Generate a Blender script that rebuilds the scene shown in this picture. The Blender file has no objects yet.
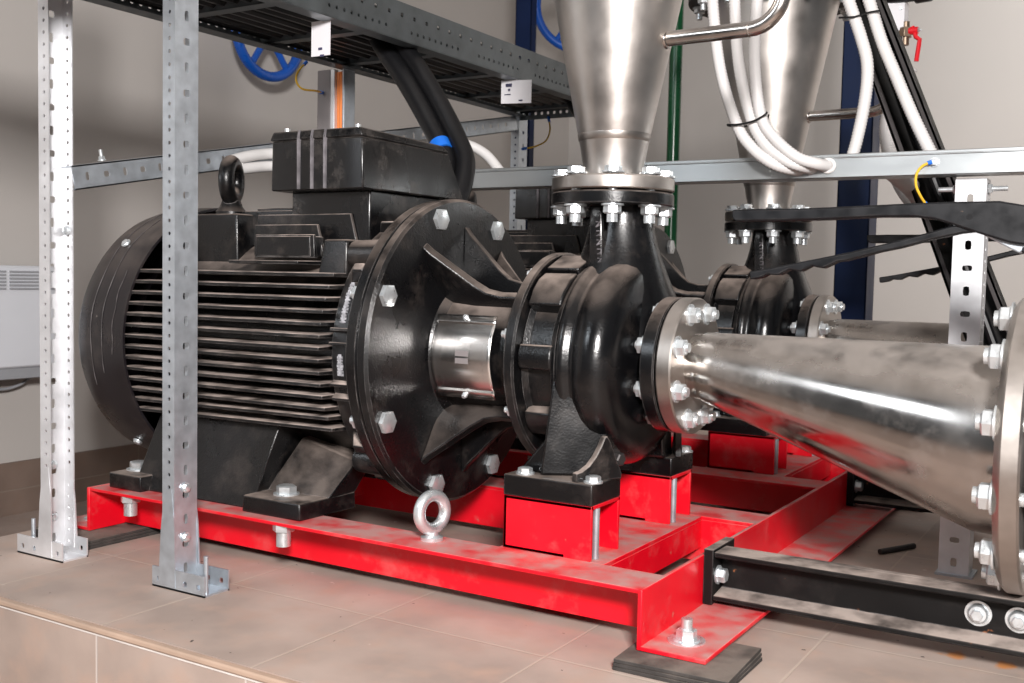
import bpy, bmesh, math, random
from mathutils import Vector, Matrix
random.seed(7)
PI = math.pi
C = bpy.context.scene.collection
S = bpy.context.scene

# ------------------------------------------------------------------ camera
f_px, pitch, roll, yaw = 1066.05, .0608066, .02087217, -.5457246
cy_, sy_ = math.cos(yaw), math.sin(yaw); cp_, sp_ = math.cos(pitch), math.sin(pitch)
F = Vector((sy_*cp_, cy_*cp_, -sp_)); R0 = Vector((cy_, -sy_, 0)); U0 = R0.cross(F)
Rv = R0*math.cos(roll) + U0*math.sin(roll); Uv = -R0*math.sin(roll) + U0*math.cos(roll)
cd = bpy.data.cameras.new('camera'); cam = bpy.data.objects.new('camera', cd); C.objects.link(cam)
cd.sensor_width = 36; cd.lens = f_px/1024*36; cd.clip_start = .02
m = Matrix((Rv, Uv, -F)).transposed().to_4x4(); m.translation = Vector((0, 0, .52)); cam.matrix_world = m
cd.dof.use_dof = True; cd.dof.focus_distance = 1.85; cd.dof.aperture_fstop = 9
S.camera = cam

# ------------------------------------------------------------------ light
w = bpy.data.worlds.new('world'); S.world = w; w.use_nodes = True
bg = w.node_tree.nodes['Background']; bg.inputs[0].default_value = (.93, .96, 1, 1); bg.inputs[1].default_value = .07
def area(name, loc, target, size, power, col=(1, 1, 1), sy=None):
    l = bpy.data.lights.new(name, 'AREA'); l.energy = power; l.color = col
    l.shape = 'RECTANGLE'; l.size = size; l.size_y = sy or size
    o = bpy.data.objects.new(name, l); C.objects.link(o); o.location = loc
    o.rotation_euler = (Vector(target)-Vector(loc)).to_track_quat('-Z', 'Y').to_euler(); return o
area('key_light', (.62, -.68, 1.30), (-.9, 1.6, .35), .34, 68, (1, .96, .94))
area('left_light', (-1.9, -1.6, 2.1), (-1.3, 1.5, .5), .8, 10, (.86, .93, 1))
wl = area('back_wall_wash', (.4, 3.75, 2.8), (.1, 4.9, .9), 1.0, 21, (1, .98, .96)); wl.data.spread = math.radians(110)  # unseen wall washer, added to brighten the back wall
S.view_settings.view_transform = 'Standard'; S.view_settings.look = 'None'
S.view_settings.exposure = 1.03; S.view_settings.gamma = 1; S.view_settings.use_curve_mapping = False

# ------------------------------------------------------------------ materials
def mat(name, base, rough=.5, metal=0, var=.12, vscale=8, dust=0, dustcol=(.36, .29, .25), bump=0, bscale=200,
        rvar=.1, spots=None, sscale=60, sthr=.7, coat=0, stretch=None, dthr=.35, film=1, edge=0, spec=.5):
    M = bpy.data.materials.new(name); M.use_nodes = True; nt = M.node_tree; N = nt.nodes; L = nt.links
    b = N['Principled BSDF']; b.inputs['Metallic'].default_value = metal; b.inputs['Specular IOR Level'].default_value = spec
    if coat: b.inputs['Coat Weight'].default_value = coat; b.inputs['Coat Roughness'].default_value = .15
    tc = N.new('ShaderNodeTexCoord'); src = tc.outputs['Object']
    if stretch:
        mp = N.new('ShaderNodeMapping'); mp.inputs['Scale'].default_value = stretch; L.new(src, mp.inputs[0]); src = mp.outputs[0]
    n = N.new('ShaderNodeTexNoise'); n.inputs['Scale'].default_value = vscale; n.inputs['Detail'].default_value = 6; L.new(src, n.inputs[0])
    def mix(fac, a, c):
        mx = N.new('ShaderNodeMix'); mx.data_type = 'RGBA'
        if isinstance(fac, float): mx.inputs[0].default_value = fac
        else: L.new(fac, mx.inputs[0])
        for i, v in ((6, a), (7, c)):
            if isinstance(v, tuple): mx.inputs[i].default_value = (*v[:3], 1)
            else: L.new(v, mx.inputs[i])
        return mx.outputs[2]
    def ramp(x, lo, hi):
        r = N.new('ShaderNodeMapRange'); r.inputs[1].default_value = lo; r.inputs[2].default_value = hi; L.new(x, r.inputs[0]); return r.outputs[0]
    col = mix(ramp(n.outputs[0], .3, .7), tuple(c*(1-var) for c in base), tuple(min(1, c*(1+var)) for c in base))
    rg = N.new('ShaderNodeMapRange'); rg.inputs[1].default_value = .3; rg.inputs[2].default_value = .7
    rg.inputs[3].default_value = max(.02, rough-rvar); rg.inputs[4].default_value = min(1, rough+rvar); L.new(n.outputs[0], rg.inputs[0]); ro = rg.outputs[0]
    if spots:
        s = N.new('ShaderNodeTexNoise'); s.inputs['Scale'].default_value = sscale; s.inputs['Detail'].default_value = 4; L.new(tc.outputs['Object'], s.inputs[0])
        col = mix(ramp(s.outputs[0], sthr, sthr+.04), col, spots)
    if edge:
        ge = N.new('ShaderNodeNewGeometry'); bv = N.new('ShaderNodeBevel'); bv.samples = 4; bv.inputs['Radius'].default_value = .0022
        dt = N.new('ShaderNodeVectorMath'); dt.operation = 'DOT_PRODUCT'; L.new(bv.outputs[0], dt.inputs[0]); L.new(ge.outputs['Normal'], dt.inputs[1])
        e1 = ramp(dt.outputs['Value'], .985, .88)
        en = N.new('ShaderNodeTexNoise'); en.inputs['Scale'].default_value = 35; en.inputs['Detail'].default_value = 5; L.new(tc.outputs['Object'], en.inputs[0])
        e2 = N.new('ShaderNodeMath'); e2.operation = 'MULTIPLY'; L.new(e1, e2.inputs[0]); L.new(ramp(en.outputs[0], .38, .62), e2.inputs[1])
        e3 = N.new('ShaderNodeMath'); e3.operation = 'MULTIPLY'; L.new(e2.outputs[0], e3.inputs[0]); e3.inputs[1].default_value = edge
        col = mix(e3.outputs[0], col, (.30, .28, .27))
    if dust:
        g = N.new('ShaderNodeNewGeometry'); sp = N.new('ShaderNodeSeparateXYZ'); L.new(g.outputs['Normal'], sp.inputs[0])
        up = ramp(sp.outputs[2], dthr, .95)
        d = N.new('ShaderNodeTexNoise'); d.inputs['Scale'].default_value = 22; d.inputs['Detail'].default_value = 8; L.new(tc.outputs['Object'], d.inputs[0])
        k = N.new('ShaderNodeMath'); k.operation = 'MULTIPLY'; L.new(up, k.inputs[0]); L.new(ramp(d.outputs[0], .25, .62), k.inputs[1])
        k2 = N.new('ShaderNodeMath'); k2.operation = 'MULTIPLY'; L.new(k.outputs[0], k2.inputs[0]); k2.inputs[1].default_value = dust
        # thin film of dust and scuffs elsewhere
        d2 = N.new('ShaderNodeTexNoise'); d2.inputs['Scale'].default_value = 13; d2.inputs['Detail'].default_value = 9; d2.inputs['Roughness'].default_value = .7; L.new(tc.outputs['Object'], d2.inputs[0])
        k3 = N.new('ShaderNodeMath'); k3.operation = 'MULTIPLY'; L.new(ramp(d2.outputs[0], .52, .78), k3.inputs[0]); k3.inputs[1].default_value = .28*dust*film
        k4 = N.new('ShaderNodeMath'); k4.operation = 'MAXIMUM'; L.new(k2.outputs[0], k4.inputs[0]); L.new(k3.outputs[0], k4.inputs[1])
        col = mix(k4.outputs[0], col, dustcol)
        rm = N.new('ShaderNodeMix'); rm.data_type = 'FLOAT'; L.new(k4.outputs[0], rm.inputs[0]); L.new(ro, rm.inputs[2]); rm.inputs[3].default_value = .85; ro = rm.outputs[0]
        if metal:
            mm = N.new('ShaderNodeMath'); mm.operation = 'SUBTRACT'; mm.inputs[0].default_value = metal; L.new(k4.outputs[0], mm.inputs[1]); mm.use_clamp = True; L.new(mm.outputs[0], b.inputs['Metallic'])
    L.new(col, b.inputs['Base Color']); L.new(ro, b.inputs['Roughness'])
    if bump:
        bn = N.new('ShaderNodeTexNoise'); bn.inputs['Scale'].default_value = bscale; bn.inputs['Detail'].default_value = 3; L.new(src, bn.inputs[0])
        bp = N.new('ShaderNodeBump'); bp.inputs['Strength'].default_value = bump; bp.inputs['Distance'].default_value = .002; L.new(bn.outputs[0], bp.inputs['Height']); L.new(bp.outputs[0], b.inputs['Normal'])
    return M
BLK = mat('black_paint', (.003, .003, .0035), .31, edge=.55, film=.4, dthr=.45, dust=.9, bump=.25, bscale=260, rvar=.1, vscale=14)
FIN = mat('finned_black_paint', (.003, .003, .0035), .35, edge=.8, film=.4, dust=1, dustcol=(.60, .49, .43), bump=.25, bscale=260, dthr=.15)
BLKS = mat('black_smooth_paint', (.003, .003, .0035), .24, edge=.6, film=.4, dthr=.5, dust=.6, bump=.12, bscale=300, rvar=.08, vscale=14)
BOXM = mat('terminal_box_paint', (.003, .003, .0035), .26, edge=.9, film=1.5, bump=.1, bscale=260, dthr=.5, dust=.75, dustcol=(.24, .21, .19), stretch=(2.2, 1, .55))
COWL = mat('cowl_paint', (.010, .008, .010), .33, dust=.3, film=1.3, bump=.05, bscale=200, spots=(.16, .14, .13), sscale=90, sthr=.73)
BEAM = mat('black_beam_paint', (.003, .0025, .0025), .55, spec=.25, edge=.5, film=.12, dust=1, dustcol=(.42, .35, .31), spots=(.36, .12, .04), sscale=26, sthr=.70, dthr=.5)
RED = mat('red_paint', (.74, .002, .014), .38, film=1.3, dust=.85, dustcol=(.46, .30, .275), spots=(.6, .1, .08), sscale=50, sthr=.72, var=.08, dthr=.6)
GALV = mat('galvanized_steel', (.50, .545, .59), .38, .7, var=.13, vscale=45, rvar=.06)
GALVW = mat('lit_pale_galvanized_steel', (.74, .75, .77), .42, .55, var=.12, vscale=18, rvar=.1)  # paler galvanized copy, the lit look of the uprights put into its colour
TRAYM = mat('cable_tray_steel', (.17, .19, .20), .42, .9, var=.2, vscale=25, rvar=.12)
STRUT = mat('strut_steel', (.52, .55, .56), .4, .9, var=.08, vscale=10, stretch=(.3, 1, 1))
INOX = mat('stainless_steel', (.43, .40, .375), .19, 1, var=.2, vscale=9, rvar=.10, film=1.6, dust=.45, dustcol=(.42, .36, .32), bump=.02, bscale=40)
INOXM = mat('matt_stainless_steel', (.60, .56, .525), .37, 1, var=.2, vscale=9, rvar=.08, bump=.03, bscale=120)
FLG = mat('flange_steel', (.44, .405, .375), .40, 1, var=.15, vscale=16, rvar=.1, dust=.4, dustcol=(.42, .36, .32))
ZINC = mat('zinc_bolt', (.74, .78, .80), .33, .75, var=.1, vscale=90, rvar=.08)
CHROME = mat('bright_guard_steel', (.78, .76, .74), .2, 1, var=.1, vscale=9, rvar=.07, stretch=(1, 1, 6))
WHITEC = mat('white_conduit_plastic', (.68, .665, .655), .5, var=.03)
RUB = mat('black_cable_rubber', (.007, .007, .008), .38, spec=.35, var=.2)
PAD = mat('rubber_pad', (.035, .031, .029), .85, var=.4, vscale=40, dust=.55, dustcol=(.30, .25, .21), bump=.5, bscale=60, dthr=.6)
LEV = mat('lever_coating', (.006, .0065, .008), .42, var=.3, vscale=40, spec=.35, edge=.35, bump=.03, bscale=140, spots=(.22, .14, .1), sscale=45, sthr=.76)
BLUE = mat('blue_paint', (.003, .012, .05), .45, spec=.2, var=.15)
BLUEW = mat('blue_wheel_paint', (.004, .07, .36), .3, var=.15)
GREEN = mat('green_pipe_paint', (.002, .065, .02), .25, var=.15)
WHITE = mat('white_enamel', (.62, .64, .68), .4, var=.02)
GREY = mat('grey_enamel', (.30, .31, .33), .5, var=.05)
TAG = mat('white_tag_plastic', (.82, .81, .84), .5, var=.03)
INK = mat('dark_ink', (.06, .06, .12), .6)
ORANGE = mat('orange_cable', (.85, .25, .06), .5, var=.1)
YEL = mat('yellow_wire', (.75, .45, .03), .45)
TAPE = mat('blue_tape', (.01, .16, .70), .4)
DUCT = mat('grey_duct', (.21, .19, .19), .5, var=.1)
BRASS = mat('brass', (.30, .22, .16), .4, .9)
REDH = mat('red_lever_vinyl', (.75, .01, .02), .35)
DARK = mat('dark_steel', (.05, .045, .045), .5, .6)
LETTER = mat('worn_raised_marks', (.16, .15, .16), .5, var=.4, vscale=60)
SEAM = mat('cowl_seam_scuff', (.075, .068, .068), .5, var=.5, vscale=40)
CHALK = mat('chalk_scuff', (.30, .30, .32), .7, var=.6, vscale=150)
WALL = mat('wall_paint', (.46, .435, .412), .8, var=.04, vscale=1.6, bump=.06, bscale=300)

CEIL = mat('ceiling_paint', (.62, .60, .57), .85, var=.03)

GROUT = mat('white_grout', (.66, .60, .56), .8, var=.1, vscale=30)

def tile_mat(name, base, jx, jy, jz, grout=(.50, .41, .34), stain=True):
    """tiles with joints at world x = jx[0] + k*jx[1] and so on"""
    M = bpy.data.materials.new(name); M.use_nodes = True; nt = M.node_tree; N = nt.nodes; L = nt.links; b = N['Principled BSDF']
    g = N.new('ShaderNodeNewGeometry'); sp = N.new('ShaderNodeSeparateXYZ'); L.new(g.outputs['Position'], sp.inputs[0])
    def mth(op, a, c=None):
        n = N.new('ShaderNodeMath'); n.operation = op
        for i, v in enumerate((a, c)):
            if v is None: continue
            if isinstance(v, (int, float)): n.inputs[i].default_value = v
            else: L.new(v, n.inputs[i])
        return n.outputs[0]
    acc = None
    for i, j in ((0, jx), (1, jy), (2, jz)):
        if not j: continue
        u = mth('DIVIDE', mth('SUBTRACT', sp.outputs[i], j[0]), j[1])
        d = mth('MULTIPLY', mth('ABSOLUTE', mth('SUBTRACT', u, mth('ROUND', u))), j[1])
        ln = N.new('ShaderNodeMapRange'); ln.inputs[1].default_value = .0010; ln.inputs[2].default_value = .0026
        ln.inputs[3].default_value = 1; ln.inputs[4].default_value = 0; L.new(d, ln.inputs[0])
        acc = ln.outputs[0] if acc is None else mth('MAXIMUM', acc, ln.outputs[0])
    def noise(sc, lo, hi, det=6):
        n = N.new('ShaderNodeTexNoise'); n.inputs['Scale'].default_value = sc; n.inputs['Detail'].default_value = det; L.new(g.outputs['Position'], n.inputs[0])
        r = N.new('ShaderNodeMapRange'); r.inputs[1].default_value = lo; r.inputs[2].default_value = hi; L.new(n.outputs[0], r.inputs[0]); return r.outputs[0]
    def mix(fac, a, c):
        mx = N.new('ShaderNodeMix'); mx.data_type = 'RGBA'; L.new(fac, mx.inputs[0])
        for i, v in ((6, a), (7, c)):
            if isinstance(v, tuple): mx.inputs[i].default_value = (*v, 1)
            else: L.new(v, mx.inputs[i])
        return mx.outputs[2]
    col = mix(noise(5, .35, .65, 7), tuple(c*.80 for c in base), tuple(c*1.13 for c in base))
    col = mix(noise(17, .5, .8, 8), col, (base[0]*1.06, base[1]*.95, base[2]*.88))
    if stain:
        col = mix(noise(60, .735, .76, 2), col, (.05, .04, .035))
        col = mix(noise(33, .755, .80, 2), col, (.62, .55, .50))
        # rust stains under the support beam
        for sx, sy, sr in ((-.226, 1.603, .034), (-.158, 1.60, .03)):
            v = N.new('ShaderNodeVectorMath'); v.operation = 'DISTANCE'; L.new(g.outputs['Position'], v.inputs[0]); v.inputs[1].default_value = (sx, sy-.012, 0)
            q = mth('ADD', v.outputs['Value'], mth('MULTIPLY', noise(40, .3, .7, 5), .022))
            r = N.new('ShaderNodeMapRange'); r.inputs[1].default_value = sr; r.inputs[2].default_value = sr*.55; L.new(q, r.inputs[0])
            col = mix(mth('MULTIPLY', r.outputs[0], .85), col, (.62, .22, .03))
    col = mix(mth('MULTIPLY', acc, .75), col, grout)
    L.new(col, b.inputs['Base Color']); rr = N.new('ShaderNodeMapRange'); rr.inputs[3].default_value = .5; rr.inputs[4].default_value = .75; L.new(noise(9, .3, .7), rr.inputs[0]); L.new(rr.outputs[0], b.inputs['Roughness'])
    bp = N.new('ShaderNodeBump'); bp.inputs['Strength'].default_value = .4; bp.inputs['Distance'].default_value = .001
    L.new(mth('MULTIPLY', acc, -1), bp.inputs['Height']); L.new(bp.outputs[0], b.inputs['Normal'])
    return M
TILE = tile_mat('plinth_tile', (.44, .35, .302), (-1.2967, .2995), (1.2541, .2905), None)
TILEF = tile_mat('plinth_face_tile', (.43, .335, .285), (-1.2967, .2995), None, None, grout=(.62, .56, .52), stain=False)
TRIMM = mat('plinth_edge_trim', (.46, .33, .25), .5, var=.12, vscale=12)
BROWN = tile_mat('brown_skirting_tile', (.16, .115, .092), None, (1.82, .33), (-.082, .3), grout=(.2, .16, .13), stain=False)
FLOORM = tile_mat('floor_tile', (.27, .21, .18), (-1.3, .33), (1.5, .33), None, stain=False)

# ------------------------------------------------------------------ mesh helpers
def frame(d):
    d = Vector(d).normalized(); a = Vector((0, 0, 1)) if abs(d.z) < .9 else Vector((1, 0, 0))
    u = d.cross(a).normalized(); return u, d.cross(u).normalized(), d
class B:
    def __init__(s): s.bm = bmesh.new()
    def face(s, vs):
        try: return s.bm.faces.new(vs)
        except ValueError: return None
    def V(s, p): return s.bm.verts.new(p)
    def hexa(s, p):  # 8 points: bottom 4, top 4
        v = [s.V(q) for q in p]
        for q in ((3, 2, 1, 0), (4, 5, 6, 7), (0, 1, 5, 4), (1, 2, 6, 5), (2, 3, 7, 6), (3, 0, 4, 7)): s.face([v[i] for i in q])
        return s
    def box(s, x0, x1, y0, y1, z0, z1):
        return s.hexa([(x0, y0, z0), (x1, y0, z0), (x1, y1, z0), (x0, y1, z0), (x0, y0, z1), (x1, y0, z1), (x1, y1, z1), (x0, y1, z1)])
    def prism(s, pts, ext):
        e = Vector(ext); a = [s.V(p) for p in pts]; b = [s.V(Vector(p)+e) for p in pts]; n = len(pts)
        s.face(a[::-1]); s.face(b)
        for i in range(n): s.face([a[i], a[(i+1) % n], b[(i+1) % n], b[i]])
        return s
    def rings(s, rings, cap=True, closed=False):
        R = [[s.V(p) for p in r] for r in rings]; n = len(R[0])
        for i in range(len(R)-1 + (1 if closed else 0)):
            a, b = R[i], R[(i+1) % len(R)]
            for k in range(n): s.face([a[k], a[(k+1) % n], b[(k+1) % n], b[k]])
        if cap and not closed: s.face(R[0][::-1]); s.face(R[-1])
        return s
    def cyl(s, p0, p1, r0, r1=None, seg=24, cap=True, rot=0):
        r1 = r0 if r1 is None else r1; p0, p1 = Vector(p0), Vector(p1); u, v, d = frame(p1-p0)
        return s.rings([[p+(u*math.cos(2*PI*k/seg+rot)+v*math.sin(2*PI*k/seg+rot))*r for k in range(seg)] for p, r in ((p0, r0), (p1, r1))], cap)
    def lathe(s, prof, org, axis, seg=48, cap=True):
        """profile of (distance along axis, radius)"""
        u, v, d = frame(axis); org = Vector(org)
        return s.rings([[org+d*t+(u*math.cos(2*PI*k/seg)+v*math.sin(2*PI*k/seg))*max(r, 1e-4) for k in range(seg)] for t, r in prof], cap)
    def tube(s, pts, r, seg=12, cap=True, closed=False):
        pts = [Vector(p) for p in pts]; n = len(pts); rad = r if callable(r) else (lambda i: r)
        t0 = (pts[1]-pts[0]).normalized(); u, v, _ = frame(t0); out = []; prev = t0
        for i in range(n):
            if closed: t = (pts[(i+1) % n]-pts[i-1]).normalized()
            else: t = (pts[min(i+1, n-1)]-pts[max(i-1, 0)]).normalized()
            q = prev.rotation_difference(t); u = q @ u; v = q @ v; prev = t
            out.append([pts[i]+(u*math.cos(2*PI*k/seg)+v*math.sin(2*PI*k/seg))*rad(i) for k in range(seg)])
        return s.rings(out, cap, closed)
    def torus(s, c, n, R, r, seg=32, ss=12):
        u, v, d = frame(n); c = Vector(c)
        return s.tube([c+(u*math.cos(2*PI*k/seg)+v*math.sin(2*PI*k/seg))*R for k in range(seg)], r, ss, closed=True)
    def ring(s, org, axis, t0, t1, ri, ro, seg=48):
        u, v, d = frame(axis); org = Vector(org)
        return s.rings([[org+d*t+(u*math.cos(2*PI*k/seg)+v*math.sin(2*PI*k/seg))*r for k in range(seg)] for t, r in ((t0, ri), (t0, ro), (t1, ro), (t1, ri))], closed=True)
    def bolt(s, p, d, a=.011, h=.008, shank=0, sr=None, washer=True, stub=0):
        """hex head at p growing along d; shank goes the other way, stub beyond the head"""
        p = Vector(p); d = Vector(d).normalized()
        w_ = .0025 if washer else 0
        if washer: s.cyl(p, p+d*w_, a*1.28, seg=20)
        s.cyl(p+d*w_, p+d*(w_+h*.85), a, seg=6); s.cyl(p+d*(w_+h*.85), p+d*(w_+h), a, a*.82, seg=6)
        sr = sr or a*.55
        if shank: s.cyl(p, p-d*shank, sr, seg=12)
        if stub: s.cyl(p+d*(w_+h), p+d*(w_+h+stub), sr, seg=12)
        return s
    def perf(s, o, u, v, Lg, W, rows, thick=.0025):
        """perforated strip: origin o, unit u along, unit v across; rows of (vc, hv, [(uc, hu)...] )"""
        o, u, v = Vector(o), Vector(u), Vector(v); nrm = u.cross(v)
        P = lambda a, b: o+u*a+v*b
        fr = []
        def quad(a0, a1, b0, b1):
            if a1-a0 > 1e-6 and b1-b0 > 1e-6: fr.append([P(a0, b0), P(a1, b0), P(a1, b1), P(a0, b1)])
        b = 0; holes = []
        for vc, hv, hs in sorted(rows):
            quad(0, Lg, b, vc-hv); a = 0
            for uc, hu in hs:
                hh = hv
                if isinstance(hu, tuple): hu, hh = hu
                if uc-hu < a+.001 or uc+hu > Lg-.001: continue
                quad(a, uc-hu, vc-hv, vc+hv)
                sq = [(-hu, -hv), (0, -hv), (hu, -hv), (hu, 0), (hu, hv), (0, hv), (-hu, hv), (-hu, 0)]
                kq = .84 if hh > .004 or hu > .004 else .72; oc = [(-hu*kq, -hh*kq), (0, -hh), (hu*kq, -hh*kq), (hu, 0), (hu*kq, hh*kq), (0, hh), (-hu*kq, hh*kq), (-hu, 0)]
                for k in range(8):
                    q = (k+1) % 8
                    fr.append([P(uc+sq[k][0], vc+sq[k][1]), P(uc+sq[q][0], vc+sq[q][1]), P(uc+oc[q][0], vc+oc[q][1]), P(uc+oc[k][0], vc+oc[k][1])])
                    # inner wall of the hole
                    A, B_ = P(uc+oc[k][0], vc+oc[k][1]), P(uc+oc[q][0], vc+oc[q][1])
                    s.face([s.V(A), s.V(B_), s.V(B_-nrm*thick), s.V(A-nrm*thick)])
                a = uc+hu
            quad(a, Lg, vc-hv, vc+hv); b = vc+hv
        quad(0, Lg, b, W)
        for q in fr:
            s.face([s.V(p) for p in q]); s.face([s.V(p-nrm*thick) for p in reversed(q)])
        for (a0, b0), (a1, b1) in (((0, 0), (Lg, 0)), ((Lg, 0), (Lg, W)), ((Lg, W), (0, W)), ((0, W), (0, 0))):
            A, B_ = P(a0, b0), P(a1, b1); s.face([s.V(B_), s.V(A), s.V(A-nrm*thick), s.V(B_-nrm*thick)])
        return s
    def build(s, name, mt, parent=None, bevel=0, angle=35, org=None, flat=False, seg=2):
        root = parent
        while root and root.parent: root = root.parent
        o_ = Vector(org) if org else (root.location.copy() if root else Vector((0, 0, 0)))
        if not root and not org:
            vs = [v.co for v in s.bm.verts]
            o_ = Vector(((min(v.x for v in vs)+max(v.x for v in vs))/2, (min(v.y for v in vs)+max(v.y for v in vs))/2, min(v.z for v in vs)))
        bmesh.ops.recalc_face_normals(s.bm, faces=s.bm.faces)
        bmesh.ops.translate(s.bm, verts=s.bm.verts, vec=-o_)
        me = bpy.data.meshes.new(name); s.bm.to_mesh(me); s.bm.free(); me.materials.append(mt)
        if not flat:
            me.polygons.foreach_set('use_smooth', [True]*len(me.polygons)); me.set_sharp_from_angle(angle=math.radians(angle))
        o = bpy.data.objects.new(name, me); C.objects.link(o)
        if parent: o.parent = parent
        else: o.location = o_
        if bevel:
            bv = o.modifiers.new('bevel', 'BEVEL'); bv.width = bevel; bv.segments = seg; bv.limit_method = 'ANGLE'; bv.angle_limit = math.radians(40)
            bv.harden_normals = False
        return o
def tag(o, label, cat, group=None):
    o['label'] = label; o['category'] = cat
    if group: o['group'] = group
    return o
def thing(name, label, cat, loc, group=None):
    o = bpy.data.objects.new(name, None); C.objects.link(o); o.location = loc; o.empty_display_size = .05
    return tag(o, label, cat, group)
def structure(o): o['kind'] = 'structure'; return o
def dup(root, d, label, only=None, group=None):
    r = root.copy(); C.objects.link(r); r.location = root.location+Vector(d); r['label'] = label
    if group: r['group'] = group
    def kids(a, b):
        for ch in list(a.children):
            c = ch.copy(); C.objects.link(c); c.parent = b; kids(ch, c)
    kids(root, r); return r
def catmull(P, n=10):
    P = [Vector(p) for p in P]; out = []
    for i in range(len(P)-1):
        a, b, c, d = P[max(i-1, 0)], P[i], P[i+1], P[min(i+2, len(P)-1)]
        for k in range(n):
            t = k/n; out.append(.5*((2*b)+(c-a)*t+(2*a-5*b+4*c-d)*t*t+(3*b-a-3*c+d)*t**3))
    return out+[P[-1]]
YA, ZA = 1.586, .385
DY = .87                                # distance between the two pump sets
AX = Vector((0, YA, ZA)); X1 = Vector((1, 0, 0))
def ang(x, a, r):                       # point round the shaft; a = 0 towards the camera side, 90 up
    return Vector((x, YA-r*math.cos(math.radians(a)), ZA+r*math.sin(math.radians(a))))

# ------------------------------------------------------------------ setting
b = B().box(-1.885, 1.0, 1.0, 4.6, -.15, 0); structure(b.build('trim_1', TILE))
b = B().box(-1.885, 1.0, .99, 1.0, -.15, -.012); structure(b.build('trim_2', TILEF))
b = B().box(-1.885, 1.0, .986, 1.0, -.0095, 0); structure(b.build('trim_3', TRIMM, bevel=.003))
b = B().box(-1.885, 1.0, .9885, 1.0, -.0125, -.009); structure(b.build('trim_4', GROUT))
b = B().box(-2.63, 2.2, -2.5, 4.95, -.2, -.15); structure(b.build('floor', FLOORM))
b = B().box(-2.75, -2.63, -1.2, 4.95, -.15, 3.2); structure(b.build('wall_left', WALL))
b = B().box(-2.75, 2.2, 4.85, 4.97, -.15, 3.2); structure(b.build('wall_back', WALL))
b = B().box(-2.75, 2.2, -1.2, 4.97, 2.9, 3.0); structure(b.build('ceiling', CEIL))
b = B().box(-2.63, -2.618, -1.2, 4.85, -.15, -.008); structure(b.build('baseboard_left', BROWN))
b = B().box(-2.618, 2.2, 4.838, 4.85, -.15, -.008); structure(b.build('baseboard_back', BROWN))

# ------------------------------------------------------------------ skid
sk = thing('skid_frame', 'long red steel skid frame under both pump sets', 'frame', (-1.15, 1.586, .018))
def rail(y0, sgn):
    bb = B(); ya, yb = sorted((y0, y0+sgn*.085)); bb.box(-1.728, -.580, ya, yb, .0952, .1014)
    wy = y0+sgn*.082; bb.box(-1.728, -.580, wy-.003, wy+.003, .020, .0955); return bb.build('rail', RED, sk, bevel=.0012)
for y0, sg in ((1.305, 1), (1.867, -1), (1.305+DY, 1), (1.867+DY, -1)): rail(y0, sg)
for xw, sg in ((-.581, 1), (-1.731, -1)):
    bb = B(); bb.box(xw-.0035, xw+.0035, 1.303, 2.74, .018, .1018); xa, xb = sorted((xw, xw+sg*.096)); bb.box(xa, xb, 1.303, 2.74, .018, .0245)
    bb.build('end_channel', RED, sk, bevel=.0015)
for k in (0, 1):
    for xa, xb in ((-.860, -.679), (-1.55, -1.45)):
        bb = B(); bb.box(xa, xb, 1.39+k*DY, 1.782+k*DY, .0945, .1012)
        bb.box(xb-.006, xb, 1.39+k*DY, 1.782+k*DY, .045, .0945); bb.box(xa, xa+.006, 1.39+k*DY, 1.782+k*DY, .045, .0945)
        bb.build('cross_member', RED, sk, bevel=.001)
    for ya, yb in ((1.390, 1.487), (1.686, 1.782)):
        ya += k*DY; yb += k*DY
        bb = B(); bb.box(-.853, -.701, ya, ya+.006, .1014, .184); bb.box(-.853, -.701, yb-.006, yb, .1014, .184)
        bb.box(-.853, -.701, ya, yb, .178, .184); bb.box(-.853, -.847, ya, yb, .1014, .18); bb.box(-.853, -.745, ya, yb, .1014, .107)
        pb = bb.build('pedestal_block', RED, sk, bevel=.001)
        e = B().cyl((-.704, ya+.022, .1016), (-.704, ya+.022, .178), .0055, seg=14).build('stud', GALV, pb)
bb = B().bolt((-.535, 1.36, .0265), (0, 0, 1), .0145, .013, stub=.014); bb.cyl((-.535, 1.36, .0245), (-.535, 1.36, .027), .026, seg=28)
bb.build('anchor_bolt', ZINC, sk)
for x, y in ((-.535, 2.60), (-.535, 1.75), (-1.78, 1.36), (-1.78, 2.6)):
    bb = B().bolt((x, y, .0245), (0, 0, 1), .012, .010, stub=.014); bb.cyl((x, y, .0245), (x, y, .027), .024, seg=24); bb.build('anchor_bolt', ZINC, sk)
bb = B().bolt((-.712, 1.75, .095), (0, 0, -1), .009, .008, stub=.008); bb.build('bolt', ZINC, sk)
eb = B(); eb.torus((-.968, 1.362, .1455), (1, -.25, .04), .0265, .0098)
eb.lathe([(0, .018), (.005, .018), (.008, .011), (.022, .009)], (-.968, 1.362, .1014), (0, 0, 1), 24); eb.bolt((-.968, 1.362, .0952), (0, 0, -1), .012, .009, washer=False)
ebo = eb.build('eye_bolt', ZINC, sk); ebo['label'] = 'shiny zinc lifting eye bolt on front rail'
dup_eb = B(); dup_eb.torus((-.968, 1.362+DY, .1455), (1, -.25, .04), .0265, .0098); dup_eb.lathe([(0, .018), (.005, .018), (.008, .011), (.022, .009)], (-.968, 1.362+DY, .1014), (0, 0, 1), 24); dup_eb.build('eye_bolt', ZINC, sk)

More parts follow.
